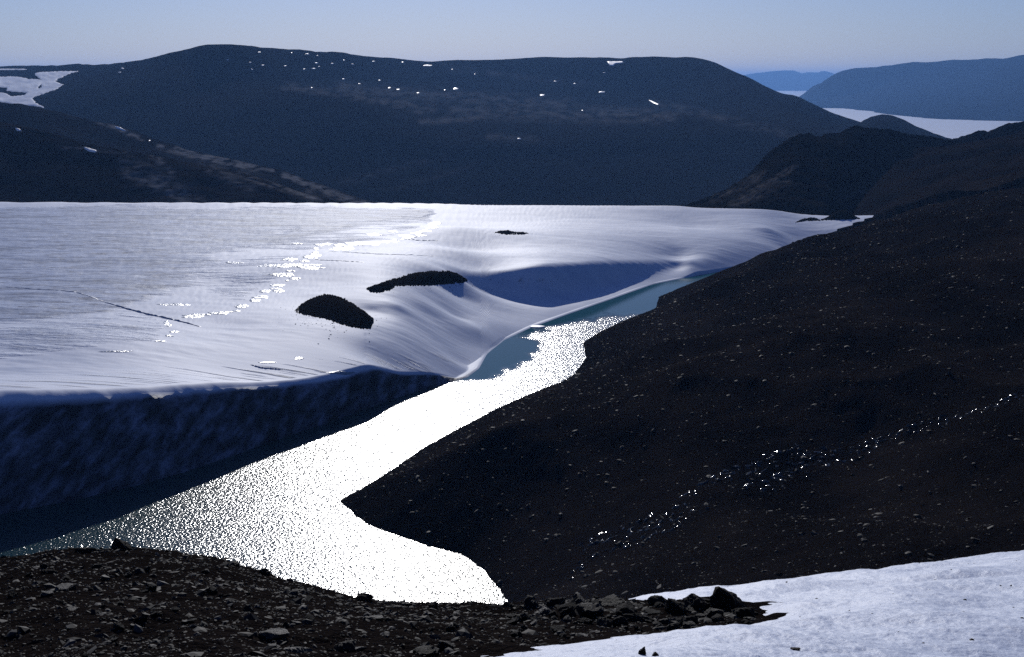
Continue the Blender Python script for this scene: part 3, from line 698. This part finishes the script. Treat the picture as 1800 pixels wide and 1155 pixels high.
# ------------------------------------------------------------------ melt pools, dark ice streaks raised as ridges, floe
M_pool = mat_water('melt_pool_water', (0.25, 0.30, 0.36), 0.30, 0.22, 1.5)
def pool(label, px, py, rx, ry, group=None, seed=0):
    n = 40; th = np.linspace(0, 2*PI, n, endpoint=False)
    rx, ry = rx*1.3, ry*1.25
    w = 1+0.5*fbm(np.cos(th)*1.1+seed*3.1, np.sin(th)*1.1+seed, 2, 0.4, 401)
    c, _ = hit(ice_height, [px], [py], 330, 1200); c = c[0]
    mx = px+rx*np.cos(th)*w; my = py+ry*np.sin(th)*w
    P, _ = hit(lambda a, b: ice_height(a, b, False), mx, my, 330, 1200)
    h = lambda P: ice_height(P[:, 0], P[:, 1])
    rings = []
    for f in (1.0, 0.8, 0.55, 0.3, 0.05):
        q = c+(P-c)*f; q[:, 2] = h(q)+(0.10 if f < 1 else -0.15); rings.append(q)
    G = np.array(rings); G = np.concatenate([G, G[:, :1]], 1)
    o = mesh_np('melt_pool', G, grid_faces(*G.shape[:2]), M_pool); tag(o, label, 'melt pool', group); return o
PG = 'melt pools strung out along the edge of the bare ice'
POOLS = [
    (505, 467, 42, 3.2, 'widest melt pool, a bright sheet in the middle of the pool chain'), (545, 471, 18, 2.2, 'bright melt pool touching the right end of the widest pool'), (548, 450, 13, 3.0, 'ragged bright melt pool above the widest pool'),
    (508, 456, 11, 2.2, 'small bright melt pool just above the left half of the widest pool'), (500, 483, 20, 3.2, 'lumpy bright melt pool just below the widest pool'), (520, 490, 9, 1.8, 'small melt pool under the lumpy bright pool'),
    (485, 502, 13, 2.0, 'bright melt pool pair left one below the lumpy pool'), (490, 512, 9, 2.4, 'melt pool lying lower right of the pool pair'), (466, 511, 7, 1.6, None), (464, 523, 6, 1.6, None),
    (447, 528, 8, 1.6, None), (427, 538, 8, 2.4, 'round bright melt pool at the bend of the pool chain'), (416, 547, 6, 1.4, None), (388, 551, 11, 2.2, 'bright melt pool left of the bend in the pool chain'),
    (360, 553, 9, 1.2, None), (337, 556, 16, 2.4, 'long melt pool at the right end of the dark ice crack'), (293, 568, 4, 4.0, 'upright melt pool below the dark ice crack'), (297, 573, 5, 2.0, None),
    (306, 583, 8, 1.6, None), (298, 590, 6, 1.4, None), (283, 600, 9, 1.6, None), (303, 535, 24, 1.6, 'lone pale melt pool left of the pool chain'),
    (640, 428, 26, 2.0, 'long thin melt pool above the mounds'), (600, 437, 18, 2.2, 'melt pool with a dark rim left of the long thin pool'), (680, 425, 7, 1.6, None), (720, 417, 10, 1.6, None), (735, 410, 9, 1.8, None),
    (750, 405, 8, 1.4, None), (768, 393, 7, 1.8, None), (765, 400, 6, 1.4, None), (657, 412, 10, 1.4, None), (690, 408, 8, 1.2, None), (470, 637, 12, 1.4, 'wide wet patch near the brink of the ice cliff'), (525, 630, 7, 2.2, 'curled wet patch near the brink of the ice cliff'),
    (600, 655, 22, 2.2, 'bright wet strip on the brink above the channel'), (575, 429, 9, 1.2, None), (520, 428, 9, 1.2, None), (410, 462, 16, 1.2, None), (205, 618, 22, 1.2, None),
]
for k, (px, py, rx, ry, lb) in enumerate(POOLS):
    pool(lb or 'tiny bright melt pool in the winding chain on the ice field', px, py, rx, ry, PG if lb is None else None, k)
CH = np.array([(770, 392), (735, 410), (690, 424), (640, 430), (570, 432), (548, 450), (520, 467), (505, 485), (490, 505), (465, 520), (440, 532), (420, 543), (385, 551), (337, 556)], float)
cs = np.concatenate([[0], np.cumsum(np.hypot(*np.diff(CH, axis=0).T))])
for k, t in enumerate(np.arange(6, cs[-1], 11.0)):
    pool('tiny bright melt pool in the winding chain on the ice field', np.interp(t, cs, CH[:, 0])+rng.normal(0, 5), np.interp(t, cs, CH[:, 1])+rng.normal(0, 1.6), rng.uniform(3, 9), rng.uniform(0.8, 1.5), PG, 50+k)
M_ridge = mat_snow('blue_ridge_ice', (0.30, 0.34, 0.42), 1.0, 0.2)
def ridge(label, pts, h, w):  # dark cracks and streaks raised as ridges, so their near faces shade
    pts = np.array(pts, float); n = 60
    t = np.linspace(0, 1, n); s = np.concatenate([[0], np.cumsum(np.hypot(*np.diff(pts, axis=0).T))]); s /= s[-1]
    px = np.interp(t, s, pts[:, 0]); py = np.interp(t, s, pts[:, 1])+0.5*fbm(t*14, t*0, 3, 0.6, 451)
    P, _ = hit(lambda a, b: ice_height(a, b, False), px, py, 330, 1200)
    d = np.gradient(P[:, :2], axis=0); d /= np.linalg.norm(d, axis=1, keepdims=True); nrm = np.stack([-d[:, 1], d[:, 0]], -1)
    hh = h*np.sin(t*PI)**0.4*(0.75+0.5*fbm(t*20, t*0, 3, 0.6, 461))
    rows = []
    for off, k in ((-1, -0.3), (-0.25, 0.75), (0, 1), (0.35, 0.7), (1.2, -0.3)):
        q = P.copy(); q[:, :2] += nrm*off*w; q[:, 2] = ice_height(q[:, 0], q[:, 1])+hh*k; rows.append(q)
    G = np.array(rows); o = mesh_np('streak_ridge', G, grid_faces(*G.shape[:2]), M_ridge); tag(o, label, 'ice ridge'); return o
ridge('long dark crack in the ice, raised as a ridge, running down to the pool chain', [(180, 530), (225, 543), (265, 553), (310, 563), (352, 574)], 0.7, 0.55)
ridge('faint crack raised as a low ridge in the bare ice at the left edge', [(0, 504), (60, 509), (130, 513), (180, 529)], 0.35, 0.6)
ridge('short dark streak raised as a ridge near the brink beside the wet patches', [(440, 641), (460, 647), (498, 650)], 0.5, 0.5)
ridge('straight streak raised as a low ridge right of the melt pools above the mounds', [(550, 456), (600, 459), (640, 461)], 0.35, 0.6)
ridge('long faint streak raised as a ridge running right above the large mound', [(575, 442), (650, 446), (740, 449), (765, 450)], 0.35, 0.6)
ridge('dark streak raised as a low ridge at the far right end of the pool chain', [(700, 419), (740, 423), (770, 423)], 0.45, 0.8)
# the floe in the channel
M_floe = mat_snow('floe_snow', (0.8, 0.83, 0.86), 2.0, 0.05)
c = at_z(945, 575, 0); n = 36; th = np.linspace(0, 2*PI, n+1)
rr = np.array([[7.0 if False else 3.9, 2.6]])
rows = []
for f, z in ((0.9, -0.5), (1.0, 0.05), (0.97, 0.35), (0.8, 0.5), (0.4, 0.55), (0.02, 0.55)):
    w = 1+0.12*fbm(np.cos(th)*1.5, np.sin(th)*1.5, 3, 0.6, 471)
    rows.append(np.stack([c[0]+f*3.9*w*np.cos(th), c[1]+f*3.0*w*np.sin(th), np.full(n+1, z)], -1))
o = mesh_np('ice_floe', np.array(rows), grid_faces(len(rows), n+1), M_floe); tag(o, 'small flat white ice floe floating in the channel by the ice edge', 'ice floe')

# ------------------------------------------------------------------ snow patches on the hills
M_patch = mat_snow('snow_patch_snow', (0.8, 0.82, 0.86), 0.05, 0.5)
def bvh_hit(bvh, px, py):
    a, b = ray(px, py); d = Vector((float(a), 1.0, float(b))).normalized()
    loc, nrm, i, dist = bvh.ray_cast(Vector((0, 0, CAMZ)), d)
    return (loc, nrm) if loc is not None else (None, None)
def patch(bvh, outline, label, group=None, name='snow_patch', step=None, lift=1.2, jag=0.8, parent=None, cat='snow patch', holes=()):
    """snow lying on a hill: the grid cells inside the outline, draped, with a rim that dips under the ground"""
    P = np.array(outline, float); x0, y0 = P.min(0)-1; x1, y1 = P.max(0)+1
    sx = max(0.8, (x1-x0)/110); sy = max(0.4, (y1-y0)/60)
    gx = np.arange(x0, x1+sx, sx); gy = np.arange(y0, y1+sy, sy)
    A, B = np.meshgrid(gx, gy)
    Aj = A+jag*2.2*fbm(A/5, B/2.5, 3, 0.6, 501); Bj = B+jag*0.9*fbm(A/6, B/3, 3, 0.6, 503)
    Q = np.concatenate([P, P[:1]]); d, _ = seg_dist(Q, Aj, Bj); s = np.where(inside(P, Aj, Bj), d, -d)
    for h in holes:
        h = np.array(h, float); dh, _ = seg_dist(np.concatenate([h, h[:1]]), Aj, Bj); s = np.minimum(s, np.where(inside(h, Aj, Bj), -dh, dh))
    idx = -np.ones(A.shape, int); V = []
    for i in range(A.shape[0]):
        for j in range(A.shape[1]):
            if s[i, j] < -1.2*max(sx, sy): continue
            loc, nrm = bvh_hit(bvh, A[i, j], B[i, j])
            if loc is None: continue
            if nrm.z < 0: nrm = -nrm
            k = lift*float(np.clip(s[i, j]*1.0+0.15, -0.9, 1.0)); q = loc+nrm*k
            idx[i, j] = len(V); V.append(q[:])
    Fq = []
    for i in range(A.shape[0]-1):
        for j in range(A.shape[1]-1):
            f = (idx[i, j], idx[i, j+1], idx[i+1, j+1], idx[i+1, j])
            if min(f) >= 0:
                ys = [V[k][1] for k in f]
                if max(ys)-min(ys) < 260: Fq.append(f)
    if not Fq: return None
    o = mesh_np(name, V, Fq, M_patch); tag(o, label, cat, group); return o
def blob(px, py, rx, ry, seed, rot=0.0):
    th = np.linspace(0, 2*PI, 14, endpoint=False)
    w = 1+0.4*fbm(np.cos(th)*1.2+seed*2.3, np.sin(th)*1.2-seed, 3, 0.6, 521)
    x = rx*np.cos(th)*w; y = ry*np.sin(th)*w
    return np.stack([px+x*math.cos(rot)-y*math.sin(rot), py+x*math.sin(rot)+y*math.cos(rot)], -1)
patch(bvh_mount, [(-120, 130), (0, 135), (30, 134.5), (50, 139), (74, 140), (60, 131), (64, 128), (78, 126.5), (105, 125.5), (138, 125), (120, 130), (96, 142), (110, 149), (101, 156), (72, 166), (56, 172), (62, 180), (80, 190), (60, 186), (28, 185), (0, 178.5), (-120, 172)],
      'broad white snow field on the plateau at the upper left', name='snow_patch', jag=1.0,
      holes=[[(-120, 152), (0, 153), (14, 155), (12, 160), (22, 161), (46, 162.5), (44, 168), (18, 169), (10, 163), (-120, 160)], [(66, 158), (70, 150), (73, 146), (72, 154)], [(62, 173), (75, 168), (84, 168), (80, 178), (72, 176), (66, 180)]])
patch(bvh_mount, [(-100, 119), (0, 121), (40, 121), (48, 122.5), (0, 123), (-100, 123)], 'thin snow streak along the plateau skyline at the upper left', jag=0.4)
patch(bvh_mount, [(1067, 108), (1094, 108), (1096, 110), (1082, 112), (1078, 116), (1072, 115)], 'white snow patch at the skyline notch between two summits', jag=0.4)
patch(bvh_mount, [(1141, 176), (1146, 177.5), (1158, 183), (1156, 184), (1145, 179.5)], 'narrow straight snow streak on the slope below the right summit', jag=0.1)
patch(bvh_mount, blob(801, 156, 4, 1.4, 3), 'brighter snow patch at the middle of the bench below the summit plateau', jag=0.5)
patch(bvh_mount, blob(953, 167, 4, 1.3, 4), 'single snow patch right of the bench middle', jag=0.5)
patch(bvh_mount, blob(1058, 162, 5, 1.3, 5), 'single snow patch below the skyline notch', jag=0.5)
patch(bvh_mount, blob(752, 115, 7, 1.0, 6), 'long snow patch just under the skyline dip right of the dome', jag=0.5)
patch(bvh_mount, blob(913, 244, 2.6, 1.2, 7), 'lone faint snow patch low on the mountain face', jag=0.5)
patch(bvh_spur, [(202, 222), (212, 224.5), (222, 230), (216, 229.5), (205, 225.5)], 'thin snow streak on the ridge of the left spur', jag=0.1)
patch(bvh_front, [(148, 259), (158, 261.5), (170, 265.5), (167, 268), (156, 266), (149, 262)], 'bright curved snow patch on the low left hill', jag=0.15)
patch(bvh_front, [(26, 225), (34, 227), (38, 230.5), (30, 230)], 'small snow patch near the left edge on the low hill', jag=0.15)
DOTS = [(440, 110, 4, 2.0), (462, 115, 4, 1.8), (456, 92, 5, 1.2), (502, 116, 4, 1.8), (535, 122, 4, 2.2), (552, 121, 6, 2.2), (556, 111, 5, 2.2), (561, 117, 3, 1.6), (540, 95, 6, 1.3), (558, 98, 3, 1.2), (400, 105, 3, 1.6), (443, 122, 3, 1.4),
      (584, 112, 4, 1.4), (605, 106, 4, 1.4), (604, 139, 4, 1.6), (667, 141, 4, 1.6), (632, 147, 5, 1.2), (684, 154, 4, 1.2), (700, 157, 6, 1.1), (782, 158, 3, 1.6), (735, 163, 4, 1.2), (548, 154, 2.5, 1.2), (657, 108, 4, 1.1), (708, 109, 4, 1.0),
      (795, 122, 3, 1.0), (835, 130, 3, 1.2), (976, 143, 4, 1.2), (1010, 147, 3, 1.2), (1024, 194, 2.5, 1.2), (215, 120, 4, 1.8), (210, 127, 5, 1.2), (513, 93, 3, 1.0), (263, 247, 3, 1.4), (1062, 128, 4, 1.0), (620, 113, 3, 1.0)]
for k, (px, py, rx, ry) in enumerate(DOTS):
    bv = bvh_spur if (px, py) == (263, 247) else bvh_mount
    patch(bv, blob(px, py, rx*0.5, ry*0.5, 20+k), 'tiny snow patch dotted over the upper slopes of the mountain', 'tiny snow patches on the mountain', jag=0.4)

# ------------------------------------------------------------------ stream on the hillside
M_stream = mat_water('stream_water', (0.03, 0.035, 0.04), 0.10, 0.22, 2.6)
def stream(label, pts, w, seed):
    pts = np.array(pts, float); s = np.concatenate([[0], np.cumsum(np.hypot(*np.diff(pts, axis=0).T))]); n = int(s[-1]/1.6); t = np.linspace(0, s[-1], n)
    px = np.interp(t, s, pts[:, 0]); py = np.interp(t, s, pts[:, 1])+3.0*fbm(t/35+seed, t*0, 3, 0.6, 551)
    P, ok = hit(land_height, px, py, 130, 900)
    d = np.gradient(P[:, :2], axis=0); d /= np.linalg.norm(d, axis=1, keepdims=True)+1e-9; nr = np.stack([-d[:, 1], d[:, 0]], -1)
    ww = w*(0.35+0.9*np.clip(0.5+fbm(t/28+seed*5, t*0, 3, 0.6, 561), 0, 1.4))
    rows = []
    for k in np.linspace(-1, 1, 15):
        q = P.copy(); q[:, :2] += nr*(k*ww)[:, None]; q[:, 2] = land_height(q[:, 0], q[:, 1])+0.06*(1-abs(k))-0.27+0.6*fbm(q[:, 0]/1.3, q[:, 1]/1.6, 3, 0.7, 571); rows.append(q)
    G = np.array(rows); o = mesh_np('stream', G, grid_faces(*G.shape[:2]), M_stream); tag(o, label, 'stream'); return o
stream('upper thread of the glittering stream on the dark hillside', [(1205, 874), (1240, 852), (1285, 832), (1330, 815), (1390, 790), (1420, 786)], 3.2, 1)
stream('broad middle thread of the glittering stream on the dark hillside', [(1310, 858), (1370, 842), (1420, 812), (1460, 800), (1500, 792), (1540, 775)], 5.5, 2)
stream('lower thread of the glittering stream nearest the lake', [(1022, 966), (1060, 944), (1100, 932), (1130, 925), (1180, 910), (1215, 890)], 4.5, 3)
stream('thin uppermost thread of the stream high on the right slope', [(1540, 775), (1600, 755), (1650, 742), (1700, 728), (1760, 708), (1800, 690)], 2.2, 4)
stream('faint lowest trickle of the stream above the bay head', [(1000, 1020), (1030, 985), (1070, 968), (1140, 944), (1200, 920)], 2.0, 5)

# ------------------------------------------------------------------ haze
mh = bpy.data.materials.new('haze_air'); mh.use_nodes = True; nt = mh.node_tree; nt.nodes.clear()
out = nt.nodes.new('ShaderNodeOutputMaterial'); pv = nt.nodes.new('ShaderNodeVolumePrincipled')
pv.inputs['Color'].default_value = (0.22, 0.47, 1.0, 1); pv.inputs['Density'].default_value = 3.3e-5; pv.inputs['Anisotropy'].default_value = 0.3
nt.links.new(pv.outputs[0], out.inputs['Volume'])
bx = np.array([(x, y, z) for z in (-161.5, 400) for y in (-3200, 61000) for x in (-61000, 61000)], float)
haze = mesh_np('haze', bx, [[0, 2, 3, 1], [4, 5, 7, 6], [0, 1, 5, 4], [2, 6, 7, 3], [0, 4, 6, 2], [1, 3, 7, 5]], mh, False); tag(haze, kind='stuff')

# ------------------------------------------------------------------ light, sky, camera
W = bpy.data.worlds.new('World'); S.world = W; W.use_nodes = True; nt = W.node_tree
bg = nt.nodes['Background']; sk = nt.nodes.new('ShaderNodeTexSky'); sk.sky_type = 'NISHITA'; sk.sun_disc = False
sk.sun_elevation = SUN_EL; sk.sun_rotation = SUN_AZ; sk.air_density = 1.0; sk.dust_density = 0.3; sk.ozone_density = 1.5; sk.altitude = 300
tint = mixc(nt, 1.0, (0, 0, 0), (0, 0, 0)); mx = tint.node; mx.blend_type = 'MULTIPLY'
nt.links.new(sk.outputs[0], mx.inputs[6]); mx.inputs[7].default_value = (0.53, 0.665, 1.19, 1)
nt.links.new(tint, bg.inputs['Color']); bg.inputs['Strength'].default_value = 0.053
sl = bpy.data.lights.new('sun', 'SUN'); sl.energy = 3.0; sl.angle = math.radians(0.53); sl.color = (1.0, 0.98, 0.96)
so = bpy.data.objects.new('sun', sl); C.objects.link(so)
sd = Vector((math.sin(SUN_AZ)*math.cos(SUN_EL), math.cos(SUN_AZ)*math.cos(SUN_EL), math.sin(SUN_EL)))
so.rotation_euler = (-sd).to_track_quat('-Z', 'Y').to_euler(); so.location = (0, 0, 500)

cam = bpy.data.cameras.new('camera'); co = bpy.data.objects.new('camera', cam); C.objects.link(co)
cam.sensor_width = 36; cam.lens = 36*F/1800; cam.clip_end = 120000; cam.clip_start = 0.5
co.location = (0, 0, CAMZ); co.rotation_euler = (PI/2-PITCH, 0, 0)
S.camera = co
S.view_settings.view_transform = 'Standard'; S.view_settings.look = 'None'; S.view_settings.exposure = 0; S.view_settings.gamma = 1
S.cycles.volume_bounces = 0; S.cycles.max_bounces = 5; S.cycles.use_denoising = False
